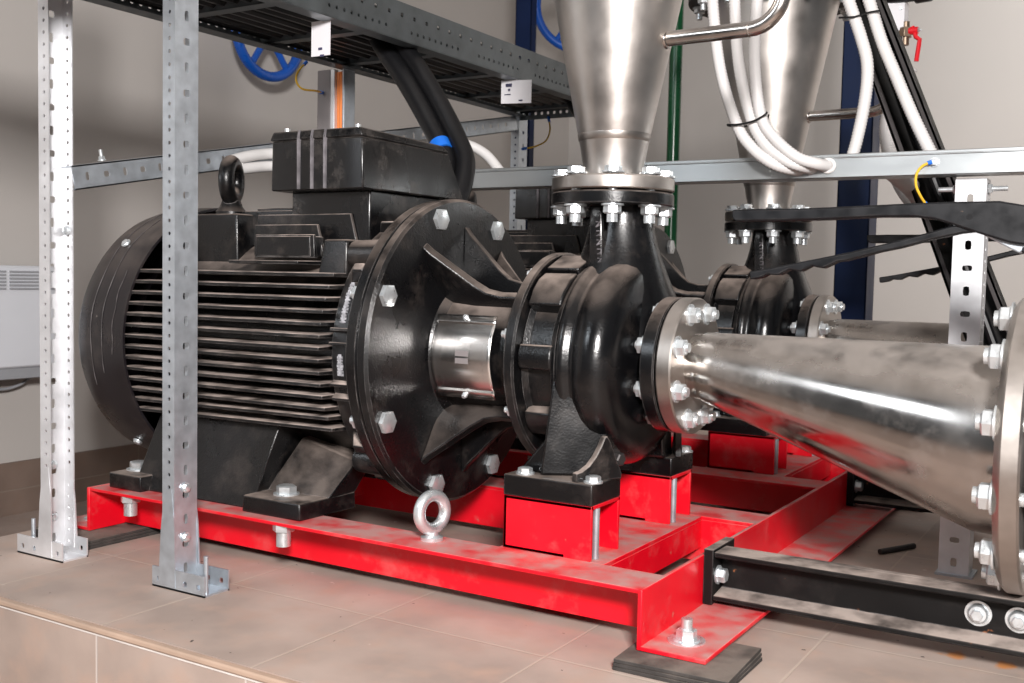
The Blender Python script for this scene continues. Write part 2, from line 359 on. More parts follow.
def pad(name, x0, x1, y0, y1, z, rot, label, n=3):
    bb = B(); c = Vector(((x0+x1)/2, (y0+y1)/2, 0)); hx, hy = (x1-x0)/2, (y1-y0)/2
    for k in range(n):
        za, zb = z*k/n+.0003, z*(k+1)/n-.0003; r = rot+(k-1)*.02
        def q(a, b_, zz): return c+Vector((a*math.cos(r)-b_*math.sin(r), a*math.sin(r)+b_*math.cos(r), zz))
        bb.hexa([q(-hx, -hy, za), q(hx, -hy, za), q(hx, hy, za), q(-hx, hy, za), q(-hx, -hy, zb), q(hx, -hy, zb), q(hx, hy, zb), q(-hx, hy, zb)])
    return tag(bb.build(name, PAD, bevel=.001), label, 'pad', 'rubber pads under the skid')
pad('rubber_pad', -.600, -.443, 1.262, 1.41, .0175, .02, 'black layered rubber pad under the near right corner of red skid')
pad('rubber_pad', -1.84, -1.665, 1.258, 1.43, .0175, -.01, 'black layered rubber pad under left end of red skid, behind left post')
pad('rubber_pad', -.600, -.44, 2.56, 2.72, .0175, 0, 'black rubber pad under the far right corner of red skid')

# ------------------------------------------------------------------ motor
def make_motor():
    t = thing('electric_motor', 'large black finned electric motor nearest the camera, bolted to red skid', 'motor', (-1.45, YA, .1014), 'black electric motors')
    # barrel
    bb = B().lathe([(-1.68, .204), (-1.19, .204), (-1.185, .214), (-1.172, .218), (-1.168, .236), (-1.118, .238), (-1.112, .225)], AX, X1, 64)
    house = bb.build('stator_housing', BLK, t, bevel=0)
    for sgn in (-1, 1):
        bb = B()
        for k in range(14):
            z = .2525+.0203*k; dz = z-ZA; tip = math.sqrt(.259**2-dz*dz); th = .0032
            ya, yb, yc = YA+sgn*.15, YA+sgn*(tip-.012), YA+sgn*tip
            zt = z+(.0 if dz > -.1 else .004)
            P = [(-1.675, ya, z-th*1.4), (-1.185, ya, z-th*1.4), (-1.170, ya, z+th*1.4), (-1.675, ya, z+th*1.4)]
            bb.hexa([(-1.67, ya, z-th*1.5), (-1.165, ya, z-th*1.5+(zt-z)), (-1.178, yc, z-th+(zt-z)), (-1.67, yc, z-th),
                     (-1.67, ya, z+th*1.5), (-1.165, ya, z+th*1.5+(zt-z)), (-1.178, yc, z+th+(zt-z)), (-1.67, yc, z+th)])
        bb.build('cooling_fins', FIN, t, bevel=.0012)
    bb = B().hexa([(-1.435, 1.43, .533), (-1.262, 1.43, .533), (-1.266, 1.372, .5335), (-1.431, 1.372, .5335), (-1.435, 1.43, .5405), (-1.262, 1.43, .5405), (-1.266, 1.372, .5395), (-1.431, 1.372, .5395)]); bb.build('cooling_fin', FIN, t, bevel=.001)
    bb = B()
    for y, zb, zt, xl, xr, xr2 in ((1.41, .545, .586, -1.400, -1.262, -1.258), (1.438, .55, .605, -1.43, -1.279, -1.262), (1.466, .56, .625, -1.45, -1.227, -1.208), (1.497, .57, .635, -1.515, -1.236, -1.215), (1.53, .58, .642, -1.515, -1.236, -1.215)):
        for yy in (y, 2*YA-y):
            bb.hexa([(xl, yy-.004, zb), (xr2, yy-.004, zb), (xr2, yy+.004, zb), (xl, yy+.004, zb), (xl, yy-.003, zt), (xr, yy-.003, zt), (xr, yy+.003, zt), (xl, yy+.003, zt)])
    bb.box(-1.396, -1.268, 1.404, 1.44, .548, .583)
    bb.build('top_fins', FIN, t, bevel=.0012)
    # cowl
    prof = [(-1.655, .2635), (-1.70, .2645), (-1.76, .2625), (-1.79, .256), (-1.815, .240), (-1.83, .21), (-1.834, .15), (-1.834, .0)]
    bb = B(); bb.lathe(prof+[(-1.828, .0), (-1.828, .15), (-1.824, .206), (-1.81, .234), (-1.786, .25), (-1.655, .2585), (-1.655, .2635)], AX, X1, 96, cap=False)
    cw = bb.build('fan_cowl', COWL, t, angle=28)
    for a in (44, -52, 136, -128):
        p = ang(-1.735, a, .2645); B().bolt(p-ang(0, a, 1).normalized()*0, (p-Vector((-1.735, YA, ZA))), .0075, .004).build('cowl_screw', ZINC, cw)
    for x, r_, a0, a1 in ((-1.684, .2645, 30, -6), (-1.715, .2645, 62, -14), (-1.748, .2632, 70, -20)):
        bb = B(); bb.tube([ang(x+.0015*math.sin(k*.7), a0+(a1-a0)*k/24, r_+.0002) for k in range(25)], lambda i: .00075+.0003*math.sin(i*1.7), 6); bb.build('cowl_seam', SEAM, cw)
    # lifting block and ring
    bb = B(); bb.prism([(-1.625, 1.45, .515), (-1.489, 1.45, .515), (-1.493, 1.452, .628), (-1.620, 1.452, .628)], (0, .27, 0)); bb.build('lifting_block', BLK, t, bevel=.004)
    bb = B(); bb.torus((-1.578, 1.52, .697), (.87, .49, 0), .035, .0155, 36, 14); bb.lathe([(0, .030), (.008, .030), (.018, .022), (.03, .018)], (-1.578, 1.52, .628), (0, 0, 1), 28); bb.build('lifting_eye', BLK, t)
    # terminal box
    bb = B(); bb.prism([(-1.372, 1.470, .57), (-1.189, 1.470, .57), (-1.189, 1.470, .667), (-1.372, 1.470, .667)], (0, .23, 0)); bb.build('terminal_neck', BOXM, t, bevel=.004)
    bb = B(); bb.hexa([(-1.386, 1.431, .665), (-1.1726, 1.431, .665), (-1.1726, 1.741, .665), (-1.386, 1.741, .665), (-1.384, 1.431, .754), (-1.176, 1.431, .754), (-1.176, 1.688, .752), (-1.384, 1.688, .752)])
    tb = bb.build('terminal_box', BOXM, t, bevel=.003)
    bb = B(); bb.hexa([(-1.388, 1.428, .7545), (-1.1735, 1.428, .7545), (-1.1735, 1.69, .752), (-1.388, 1.69, .752), (-1.382, 1.431, .7705), (-1.179, 1.431, .7705), (-1.179, 1.672, .765), (-1.382, 1.672, .765)])
    for x in (-1.318, -1.287, -1.257): B().prism([(x-.0024, 1.4275, .667), (x+.0024, 1.4275, .667), (x+.0024, 1.4265, .757), (x+.0022, 1.4295, .7705), (x-.0022, 1.4295, .7705), (x-.0024, 1.4265, .757)], (0, .006, 0)).build('moulded_rib', LETTER, tb)
    lid = bb.build('terminal_lid', BOXM, tb, bevel=.003)
    for p in ((-1.365, 1.45, .769), (-1.205, 1.455, .769)): B().cyl(p, (p[0], p[1], p[2]+.009), .0055, seg=12).build('screw', ZINC, lid)
    # gland block and ear beside the flange
    bb = B(); bb.prism([(-1.235, 1.388, .515), (-1.172, 1.388, .515), (-1.174, 1.392, .577), (-1.225, 1.392, .577)], (0, .08, 0)); bb.build('gland_block', BLK, t, bevel=.004)
    for a in (44, -50, 136, -130):
        bb = B(); p = ang(-1.172, a, .240); q = ang(-1.114, a, .240); bb.cyl(p, q, .024, .026, seg=20); bb.cyl(p+Vector((-.006, 0, 0)), p, .013, seg=12); bb.build('ear', BLK, t, bevel=.002)
    def on_shield(bb, a, r0, r1, x0, x1, x0t, k):
        c, s_ = math.cos(math.radians(a)), math.sin(math.radians(a)); u = Vector((0, -c, s_)); v_ = Vector((0, s_, c))
        P = lambda x, r, k: Vector((x, YA, ZA))+u*r+v_*k
        return bb.hexa([P(x0, r0, -k), P(x1, r0, -k), P(x1, r0, k), P(x0, r0, k), P(x0t, r1, -k*.8), P(x1, r1, -k*.8), P(x1, r1, k*.8), P(x0t, r1, k*.8)])
    for a in (9.8, 4.4, -11, -16.5, 170, 176, -169, -164, 62, 90, 118, -60, -90, -120):
        on_shield(B(), a, .226, .255, -1.172, -1.113, -1.160, .0032).build('end_shield_rib', FIN, t, bevel=.001)
    for a in (33, -36, 147, -144): on_shield(B(), a, .22, .268, -1.165, -1.113, -1.135, .010).build('shield_wedge', FIN, t, bevel=.003)
    rnd = random.Random(4)
    for a0, a1, n_ in ((29, 12, 13), (-1, -9, 7)):
        bb = B()
        for k in range(n_):
            a = a0+(a1-a0)*k/n_; w2 = .006+rnd.uniform(-.0015, .001); on_shield(bb, a, .2365, .2388, -1.150-w2, -1.150+w2, -1.150-w2*.8, .0015+rnd.random()*.001)
            on_shield(bb, a+.4, .2365, .2386, -1.150-.003, -1.150+.003, -1.150-.003, .004)
        bb.build('painted_mark', CHALK, t)
    # flange
    bb = B().lathe([(-1.116, .20), (-1.116, .262), (-1.112, .268), (-1.094, .268), (-1.091, .264), (-1.091, .20)], AX, X1, 96, cap=False); bb.build('motor_flange', BLKS, t, angle=28)
    # feet
    for sg in (1, -1):
        Y = lambda y: YA+sg*(y-YA)
        bb = B()
        bb.box(-1.704, -1.615, *sorted((Y(1.3295), Y(1.46))), .1014, .131)
        bb.hexa([(-1.352, Y(1.3295), .1014), (-1.217, Y(1.3295), .1014), (-1.212, Y(1.47), .1014), (-1.352, Y(1.47), .1014), (-1.350, Y(1.3305), .131), (-1.219, Y(1.3305), .131), (-1.214, Y(1.47), .131), (-1.350, Y(1.47), .131)])
        bb.hexa([(-1.66, Y(1.350), .1014), (-1.352, Y(1.350), .1014), (-1.352, Y(1.47), .1014), (-1.66, Y(1.47), .1014), (-1.63, Y(1.398), .262), (-1.322, Y(1.398), .262), (-1.322, Y(1.47), .262), (-1.63, Y(1.47), .262)])
        bb.hexa([(-1.352, Y(1.388), .129), (-1.214, Y(1.398), .129), (-1.214, Y(1.47), .129), (-1.352, Y(1.47), .129), (-1.318, Y(1.445), .222), (-1.210, Y(1.470), .186), (-1.210, Y(1.52), .186), (-1.318, Y(1.52), .222)])
        bb.hexa([(-1.702, Y(1.412), .129), (-1.60, Y(1.395), .129), (-1.60, Y(1.47), .129), (-1.702, Y(1.47), .129), (-1.66, Y(1.44), .20), (-1.60, Y(1.42), .225), (-1.60, Y(1.50), .225), (-1.66, Y(1.50), .20)])
        ft = bb.build('foot', BLK, t, bevel=.003)
        for x, y in ((-1.680, 1.380), (-1.293, 1.378)):
            bb = B().bolt((x, Y(y), .131), (0, 0, 1), .018, .014); bb.build('foot_bolt', ZINC, ft)
            bb = B().bolt((x+.045, Y(1.324), .0955), (0, 0, -1), .0185, .014, stub=.024, sr=.0125, washer=False); bb.build('nut', ZINC, ft)
    return t
motor = make_motor()

# ------------------------------------------------------------------ pump
def make_pump():
    t = thing('centrifugal_pump', 'black cast centrifugal pump nearest the camera, with bolted flanges on top and right', 'pump', (-.776, YA, .184), 'black centrifugal pumps')
    # lantern bracket
    bb = B().lathe([(-1.0885, .15), (-1.0885, .268), (-1.086, .270), (-1.073, .270), (-1.068, .265), (-1.066, .235), (-1.0655, .165), (-1.063, .140), (-1.055, .121), (-1.042, .111), (-1.00, .106), (-.89, .104), (-.878, .112), (-.871, .14)], AX, X1, 96, cap=False)
    lb = bb.build('lantern_bracket', BLK, t, angle=28)
    for a in (57, 92, 126, -58, -93, -126):
        c, s_ = math.cos(math.radians(a)), math.sin(math.radians(a)); u = Vector((0, -c, s_)); v_ = Vector((0, s_, c))
        bb = B(); out = [(-1.0665, .222), (-1.056, .208), (-.99, .146), (-.970, .131), (-.945, .125), (-.875, .125), (-.875, .10), (-1.0, .10), (-1.0665, .10)]
        bb.prism([Vector((x, YA, ZA))+u*r-v_*.0085 for x, r in out], v_*.017); bb.build('rib', BLK, lb, bevel=.0025)
    for k in range(8):
        a = 24.5+46.3*k if k < 3 else 22.5+45*k
        a = (24.3, 71.5, 115.5, 160, 205, 244.5, 288.5, 334.3)[k]
        B().bolt(ang(-1.067, a, .243), X1, .0195, .009, washer=False).build('flange_bolt', ZINC, lb)
        bn = B().bolt(ang(-1.116, a, .247), -X1, .0145, .012, washer=False, stub=.006).build('nut', ZINC, lb)
    # arrow mark and raised casting marks on the bracket
    bb = B(); bb.tube([ang(-1.0665, 4, .188), ang(-1.0665, -4, .185), ang(-1.0665, 3, .178)], .0018, 6)
    for k in range(5):
        p = ang(-1.0665, -6-k*3.6, .162); d = ang(-1.0665, -6.6-k*3.6, .154)
        bb.tube([p, d], .0017, 6)
        if k % 2: bb.tube([p, ang(-1.0665, -7.8-k*3.6, .162)], .0015, 6)
        else: bb.tube([d, ang(-1.0665, -8.4-k*3.6, .154)], .0015, 6)
    bb.build('casting_marks', BLK, lb)
    # bright guard
    gb = B(); n = 18; ro = []; ri = []
    def gp(x, a, r): return ang(x, a, r)
    sect = [(31, .1225, 0)]+[(29-58*k/n, .1175, 1) for k in range(n+1)]+[(-31, .1225, 0)]
    sec = [ang(0, 34, .124), ang(0, 28.5, .1215)]+[ang(0, 27-54*k/n, .119+.004*math.cos(PI*(k/n-.5))) for k in range(n+1)]+[ang(0, -28.5, .1215), ang(0, -34, .124)]
    out = []
    for x in (-1.0475, -1.0415, -.9355, -.9295):
        out.append([Vector((x, p.y, p.z)) for p in sec])
    Vr = [[gb.V(p) for p in r] for r in out]
    for i in range(3):
        for k in range(len(sec)-1): gb.face([Vr[i][k], Vr[i][k+1], Vr[i+1][k+1], Vr[i+1][k]])
    g = gb.build('shaft_guard', CHROME, t, angle=20); g['label'] = 'shiny bent sheet metal guard over the shaft'
    so = g.modifiers.new('thick', 'SOLIDIFY'); so.thickness = .0015
    for x in (-1.028, -1.0, -.969, -.945): 
        bb = B(); bb.tube([ang(x+.0*k, 26-52*k/12, .119+.004*math.cos(PI*(k/12-.5))+.0008) for k in range(13)], .0011, 6); bb.build('guard_crease', CHROME, g)
    gq = B(); qs = [ang(0, a, .1245) for a in (5, 1.7, -1.7, -5)]; gq.rings([[Vector((x, p.y, p.z)) for x in (-.998, -.972)]+[Vector((x, p.y+.0006, p.z)) for x in (-.972, -.998)] for p in qs]); gq.build('sticker', DUCT, g)
    for a in (31.5, -31.5): B().bolt(ang(-.989, a, .1235), ang(0, a, 1)-ang(0, a, 0), .004, .004).build('screw', ZINC, g)
    # casing cover with lugs
    bb = B().lathe([(-.873, .12), (-.873, .174), (-.870, .177), (-.857, .177), (-.854, .174), (-.854, .150), (-.846, .143), (-.808, .141), (-.800, .146), (-.797, .159), (-.788, .163), (-.788, .12)], AX, X1, 72, cap=False)
    cc = bb.build('casing_cover', BLK, t, angle=28)
    def sector(a0, a1, r, x0, x1, n=3, taper=.004):
        bb = B(); rr = []
        for k in range(n+1):
            a = a0+(a1-a0)*k/n; u = ang(0, a, 1)-ang(0, a, 0); c0 = Vector((0, YA, ZA))
            rk = r if 0 < k < n else r-taper
            rr.append([c0+u*.12+X1*x0, c0+u*.12+X1*x1, c0+u*rk+X1*(x1-.002), c0+u*rk+X1*(x0+.002)])
        return bb.rings(rr)
    for a0, a1, r in ((62, 118, .174), (34, 60, .169), (-3, 11, .166), (-46, -29, .166), (-118, -62, .172), (125, 150, .168), (169, 183, .166), (206, 226, .166)):
        sector(a0, a1, r, -.855, -.792).build('lug', BLK, cc, bevel=.003)
    for k in range(8):
        B().bolt(ang(-.873, 16+45*k, .160), -X1, .0105, .008, washer=False, stub=.006).build('bolt', ZINC, cc)
    # volute
    bb = B().lathe([(-.790, .12), (-.790, .158), (-.787, .164), (-.780, .1655), (-.773, .163), (-.768, .158), (-.764, .1565), (-.759, .159), (-.750, .1645), (-.738, .1675), (-.724, .165), (-.711, .158), (-.702, .146), (-.696, .127), (-.692, .106), (-.6885, .086), (-.683, .075), (-.66, .071)], AX, X1, 96, cap=False)
    vo = bb.build('volute', BLKS, t, angle=60)
    # discharge neck
    bb = B().lathe([(.252, .050), (.235, .051), (.215, .0545), (.19, .0605), (.16, .071), (.13, .083), (.10, .096), (.07, .108), (.03, .118), (0, .12)], (-.764, YA+.012, ZA), (0, 0, 1), 48, cap=False)
    nk = bb.build('discharge_neck', BLKS, t, angle=60)
    bb = B(); bb.prism([(-.790, 1.530, .52), (-.762, 1.530, .52), (-.764, 1.530, .58), (-.767, 1.530, .637), (-.790, 1.530, .637)], (0, .03, 0)); rb = bb.build('rib', BLKS, nk, bevel=.004)
    bb = B()
    for k in range(5):
        z = .606-k*.0145; o = Vector((-.772+.0011*k, 1.5285, z))
        bb.tube([o+Vector((-.004, 0, .004)), o+Vector((.003, 0, .004)), o+Vector((.003 if k % 2 else -.004, 0, -.004)), o+Vector((-.004, 0, -.004)), o+Vector((.003, 0, -.001))], .0011, 6)
    bb.build('casting_marks', LETTER, rb)
    bb = B().lathe([(.637, .04), (.637, .097), (.639, .100), (.656, .100), (.658, .098), (.658, .065), (.6605, .064), (.6605, .04)], (-.776, YA, 0), (0, 0, 1), 64, cap=False)
    df = bb.build('discharge_flange', BLKS, t, angle=28)
    for k in range(8):
        a = math.radians(-63.9+45*k); p = Vector((-.776+.083*math.cos(a), YA+.083*math.sin(a), 0))
        bb = B().bolt(p+Vector((0, 0, .6855)), (0, 0, 1), .0140, .009); bb.cyl(p+Vector((0, 0, .637)), p+Vector((0, 0, .686)), .0075, seg=12); bo = bb.build('flange_bolt', ZINC, df)
        bb = B().bolt(p+Vector((0, 0, .637)), (0, 0, -1), .0142, .013, stub=.013, sr=.009); bb.build('nut', ZINC, bo)
    # suction flange
    bb = B().lathe([(-.672, .05), (-.672, .106), (-.670, .108), (-.650, .108), (-.648, .106), (-.648, .05)], AX, X1, 64, cap=False)
    sf = bb.build('suction_flange', BLKS, t, angle=28)
    for k in range(8):
        a = 22.5+45*k; p = ang(-.672, a, .088)
        bb = B().bolt(p, -X1, .0138, .011, stub=.003); bb.cyl(p, p+X1*.052, .0075, seg=12); bo = bb.build('flange_bolt', ZINC, sf)
        q = ang(-.621, a, .088); B().bolt(q, X1, .0135, .012, stub=.005).build('nut', ZINC, bo)
    # feet
    for sg in (1, -1):
        Y = lambda y: YA+sg*(y-YA)
        bb = B(); bb.box(-.853, -.700, *sorted((Y(1.388), Y(1.486))), .184, .2165)
        ft = bb.build('foot', BLKS, t, bevel=.002)
        bb = B(); bb.hexa([(-.800, Y(1.405), .2165), (-.708, Y(1.462), .2165), (-.708, Y(1.50), .2165), (-.800, Y(1.50), .2165), (-.789, Y(1.4275), .40), (-.720, Y(1.470), .40), (-.720, Y(1.50), .40), (-.789, Y(1.50), .40)])
        bb.prism([(-.850, Y(1.425), .216), (-.79, Y(1.425), .216), (-.79, Y(1.425), .285)], (0, sg*.014, 0))
        bb.build('leg_web', BLKS, ft, bevel=.005)
        G = lambda q, z: Vector((-.738+.038*q, Y(1.396+.076*q), z))
        pts = [G(0, .216), G(0, .230), G(.12, .232), G(.28, .240), G(.42, .253), G(.53, .268), G(.60, .281), G(.66, .283), G(.74, .273), G(1, .225), G(1, .216)]
        bb = B().prism(pts, (.010, -sg*.005, 0)); bb.build('gusset', FIN, ft, bevel=.0015)
        for x in (-.823, -.7115+.006): B().bolt((x-.003, Y(1.408), .2165), (0, 0, 1), .0115, .008).build('foot_bolt', ZINC, ft)
    B().bolt((-.708, 1.475, .245), (1, -.25, -.1), .011, .014, shank=.03, washer=True).build('drain_plug', DARK, vo)
    return t
pump = make_pump()

# ------------------------------------------------------------------ discharge cone
def make_cone():
    t = thing('discharge_cone', 'brushed stainless steel cone pipe standing on flange of the nearest pump', 'pipe', (-.776, YA, .661), 'stainless discharge cones')
    bb = B().lathe([(.6612, .05), (.6612, .098), (.6632, .100), (.6805, .100), (.683, .097), (.683, .05)], (-.776, YA, 0), (0, 0, 1), 64, cap=False)
    bb.build('lower_flange', FLG, t, angle=28)
    bb = B().lathe([(.683, .0485), (.70, .049), (.735, .0555), (.97, .1035), (1.165, .1435), (1.165, .138), (.735, .05)], (-.776, YA, 0), (0, 0, 1), 96, cap=False)
    bb.build('cone', INOXM, t, angle=50)
    bb = B().lathe([(1.165, .136), (1.165, .20), (1.185, .20), (1.185, .136)], (-.776, YA, 0), (0, 0, 1), 64, cap=False); uf = bb.build('upper_flange', DARK, t, angle=28)
    for k in range(12):
        a = 2*PI*(k+.4)/12; B().bolt((-.776+.176*math.cos(a), YA+.176*math.sin(a), 1.165), (0, 0, -1), .013, .012, stub=.014).build('nut', ZINC, uf)
    bb = B().lathe([(.742, .0572), (.744, .0583), (.752, .0599), (.754, .0598)], (-.776, YA, 0), (0, 0, 1), 96, cap=False); bb.build('weld_seam', FLG, t, angle=50)
    pts = [(-.695, YA, .9), (-.60, YA-.002, .9005), (-.552, YA-.003, .901)]+[(-.552+.05*math.sin(q), YA-.003, .951-.05*math.cos(q)) for q in [PI/2*k/8 for k in range(1, 9)]]+[(-.501, YA-.003, 1.06)]
    bb = B().tube(pts, .0118, 16); bb.torus((-.689, YA, .9), (1, 0, .0), .0115, .004, 24, 8); bb.torus((-.552, YA-.003, .901), (1, 0, 0), .0112, .0015, 24, 6)
    bb.build('branch_tube', INOX, t, angle=50)
    return t
cone = make_cone()

# ------------------------------------------------------------------ suction cone
def make_suction():
    t = thing('suction_reducer', 'polished steel eccentric reducer pipe joined to right side of the nearest pump', 'pipe', (-.40, YA, .17), 'stainless suction reducers')
    bb = B().lathe([(-.6455, .05), (-.6455, .106), (-.643, .108), (-.6235, .108), (-.621, .106), (-.621, .05)], AX, X1, 64, cap=False); bb.build('small_flange', FLG, t, angle=28)
    rings = []; N_ = 64
    secs = [(-.622, .052, .385), (-.605, .0525, .3855)]+[(-.605+.40*k/6, .0545+.0735*k/6, .3845-.0735*k/6) for k in range(7)]+[(-.164, .129, .310)]
    bb = B(); bb.rings([[Vector((x, YA+r*math.cos(2*PI*k/N_), zc+r*math.sin(2*PI*k/N_))) for k in range(N_)] for x, r, zc in secs], cap=False)
    bb.build('reducer', INOX, t, angle=60)
    zc = .308
    bb = B().lathe([(-.164, .12), (-.164, .190), (-.158, .198), (-.155, .200), (-.136, .200), (-.133, .197), (-.133, .12)], (0, YA, zc), X1, 96, cap=False); lf = bb.build('large_flange', FLG, t, angle=28)
    for k in range(12):
        a = math.radians(15+30*k); p = Vector((-.164, YA-.176*math.cos(a), zc+.176*math.sin(a)))
        bb = B().bolt(p, -X1, .0175, .015, stub=.006, sr=.0105); bb.cyl(p, p+X1*.13, .0085, seg=12); bb.build('stud_bolt', ZINC, lf)
    return t
suct = make_suction()

# ------------------------------------------------------------------ butterfly valve
def make_valve():
    t = thing('butterfly_valve', 'black butterfly valve at the right edge with long hand lever, nearer of two', 'valve', (-.12, YA, .14), 'butterfly valves')
    bb = B().ring((0, YA, .308), X1, -.131, -.085, .10, .152); bb.cyl((-.122, YA, .455), (-.122, YA, .575), .022, .022, seg=20); bb.box(-.16, -.085, YA-.035, YA+.035, .565, .573); bb.build('valve_body', LEV, t, bevel=.002)
    up = [(-.5642, .6283), (-.522, .6292), (-.4614, .629), (-.3891, .6308), (-.3202, .6332), (-.2543, .6348), (-.1914, .6349), (-.1619, .6291), (-.09, .622)]
    lo = [(-.09, .575), (-.1595, .5761), (-.1766, .5788), (-.2143, .5909), (-.2465, .6026), (-.2728, .611), (-.2993, .6148), (-.3467, .6153), (-.4169, .6124), (-.4907, .611), (-.5588, .6108), (-.564, .616)]
    bb = B().prism([(x, YA-.022, z) for x, z in up+lo], (0, .03, 0)); bb.build('lever', LEV, t, bevel=.003)
    up = [(-.5357, .5352), (-.5034, .5409), (-.4438, .5535), (-.3865, .5655), (-.3181, .5828), (-.2786, .5938), (-.2529, .6019), (-.2213, .6071)]
    lo = [(-.2145, .5949), (-.2397, .5916), (-.2781, .5828), (-.3176, .5715), (-.3447, .5658), (-.393, .5525), (-.404, .5515), (-.416, .5455), (-.424, .5415), (-.432, .5425), (-.441, .5450), (-.450, .5405), (-.457, .5365), (-.466, .5375), (-.474, .5390), (-.483, .5345), (-.490, .5305), (-.499, .5305), (-.507, .5315), (-.516, .5265), (-.5337, .5229)]
    bb = B().prism([(x, YA-.017, z) for x, z in up+lo], (0, .024, 0)); bb.build('trigger', LEV, t, bevel=.0025)
    bb = B().prism([(-.215, YA-.012, .592), (-.165, YA-.012, .565), (-.150, YA-.012, .568), (-.155, YA-.012, .585), (-.20, YA-.012, .605)], (0, .016, 0)); bb.build('locking_pawl', GALV, t, bevel=.002)
    for x, z in ((-.2858, .6225), (-.2275, .614)): B().cyl((x, YA-.0225, z), (x, YA-.019, z), .0042, seg=14).build('rivet', RUB, t)
    return t
valve = make_valve()

# ------------------------------------------------------------------ support beam
def make_beam():
    t = thing('support_beam', 'black steel channel beam bolted to red skid at right front, dusty top', 'beam', (-.25, 1.56, .03), 'black pipe support beams')
    bb = B()
    zb, zt, ya, yb = .033, .108, 1.530, 1.582
    bb.box(-.562, .25, 1.566, yb, zb, zt)
    bb.hexa([(-.562, ya, zb), (.25, ya, zb), (.25, 1.567, zb), (-.562, 1.567, zb), (-.562, ya, zb+.008), (.25, ya, zb+.008), (.25, 1.567, zb+.014), (-.562, 1.567, zb+.014)])
    bb.hexa([(-.562, ya, zt-.008), (.25, ya, zt-.008), (.25, 1.567, zt-.014), (-.562, 1.567, zt-.014), (-.562, ya, zt), (.25, ya, zt), (.25, 1.567, zt), (-.562, 1.567, zt)])
    bm_ = bb.build('channel', BEAM, t, bevel=.002)
    B().box(-.5773, -.562, 1.528, 1.622, .027, .1115).build('end_plate', BEAM, t, bevel=.001)
    B().bolt((-.562, 1.550, .069), X1, .0115, .012).build('plate_bolt', ZINC, t)
    for x in (-.193, -.142):
        bb = B().cyl((x, 1.566, .0725), (x, 1.5635, .0725), .0175, seg=28); bb.lathe([(0, .0135), (.003, .0135), (.007, .011), (.008, .0)], (x, 1.5635, .0725), (0, -1, 0), 24); bb.bolt((x, 1.556, .0725), (0, -1, 0), .0085, .007, washer=False); bb.build('web_bolt', ZINC, t)
    return t
beam = make_beam()

# second set behind
motor2 = dup(motor, (-.012, DY, 0), 'black finned electric motor of the rear set, mostly hidden behind the nearest pump')
pump2 = dup(pump, (-.020, DY, 0), 'black centrifugal pump of the rear set, seen between levers and nearest pump')
cone2 = dup(cone, (-.020, DY, 0), 'stainless cone pipe behind the white conduits, on the rear pump')
suct2 = dup(suct, (-.020, DY, 0), 'stainless reducer pipe of the rear pump, behind the nearest reducer')
valve2 = dup(valve, (0, DY, 0), 'black butterfly valve of the rear set with lever behind slotted post')
beam2 = dup(beam, (0, DY, 0), 'black steel channel beam of the rear pump set, in shade below pipes')

# ------------------------------------------------------------------ perforated posts
def holes(Lg, pitch, hu, start=.012): return [(start+pitch*k, hu) for k in range(int((Lg-start*1.5)/pitch)+1)]
def altslots(Lg, pitch, start=.02): return [(start+pitch*k, ((.0060, .0068) if k % 2 else (.0086, .0042))) for k in range(int((Lg-start*1.5)/pitch)+1)]
Z = Vector((0, 0, 1)); Y1 = Vector((0, 1, 0))
def post(name, label, x0, x1, y0, y1, z0, z1, open_right, m, mirror_base=None, grp='perforated uprights of the cable tray'):
    t = thing(name, label, 'post', ((x0+x1)/2, (y0+y1)/2, 0), grp); Lg = z1-z0; bb = B(); wy = y1-y0; wx = x1-x0
    sm = holes(Lg, .0205, .0033)
    xw = x0 if open_right else x1
    # web with alternating slots
    if open_right: bb.perf((xw, y0, z0), Z, Y1, Lg, wy, [(wy*.5, .0082, altslots(Lg, .0405))])
    else: bb.perf((xw, y1, z0), Z, -Y1, Lg, wy, [(wy*.5, .0082, altslots(Lg, .0405))])
    bb.perf((x0, y0, z0), Z, X1, Lg, wx, [(wx*.55, .0034, sm)], .0022)
    bb.perf((x1, y1, z0), Z, -X1, Lg, wx, [(wx*.45, .0034, sm)], .0022)
    xe = x1 if open_right else x0; lip = .006
    bb.build('upright', m, t, angle=30)
    return t
pr = post('slotted_upright', 'bluish galvanized slotted steel upright standing in front of motor fins', -1.3745, -1.3465, 1.178, 1.2215, .012, 1.25, False, GALV)
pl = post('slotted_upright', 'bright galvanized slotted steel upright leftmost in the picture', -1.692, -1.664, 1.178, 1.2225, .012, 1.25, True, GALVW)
def foot_bracket(t, xa, xb, xs0, xs1, m, stud_x, bolts):
    y0, y1 = 1.1735, 1.2265; bb = B(); Lg = xb-xa
    rows = [(.0145, .0045, [(.012+(Lg-.03)/3*k+.004, .0045) for k in range(4)])]
    bb.perf((xa, y0, .0), X1, Z, Lg, .034, rows, .0025)
    bb.perf((xb, y1, .0), -X1, Z, Lg, .034, rows, .0025)
    bb.box(xa, xb, y0, y1, 0, .003)
    o = bb.build('base_bracket', m, t, angle=30)
    # flared sleeve that grips the foot of the upright
    sb = B()
    for yy, sg in ((y0-.001, -1), (y1+.001, 1)):
        sb.prism([(xs0-.006, yy, .004), (xs1+.006, yy, .004), (xs1+.002, yy-sg*.002, .10), (xs1-.006, yy-sg*.003, .165), (xs0+.006, yy-sg*.003, .165), (xs0-.002, yy-sg*.002, .10)], (0, -sg*.0022, 0))
    sb.build('sleeve', m, t)
    B().cyl((stud_x, 1.185, .003), (stud_x, 1.185, .064), .0038, seg=10).build('stud', GALV, t)
    for p, d in bolts: B().bolt(p, d, .0065, .004).build('bolt', ZINC, t)
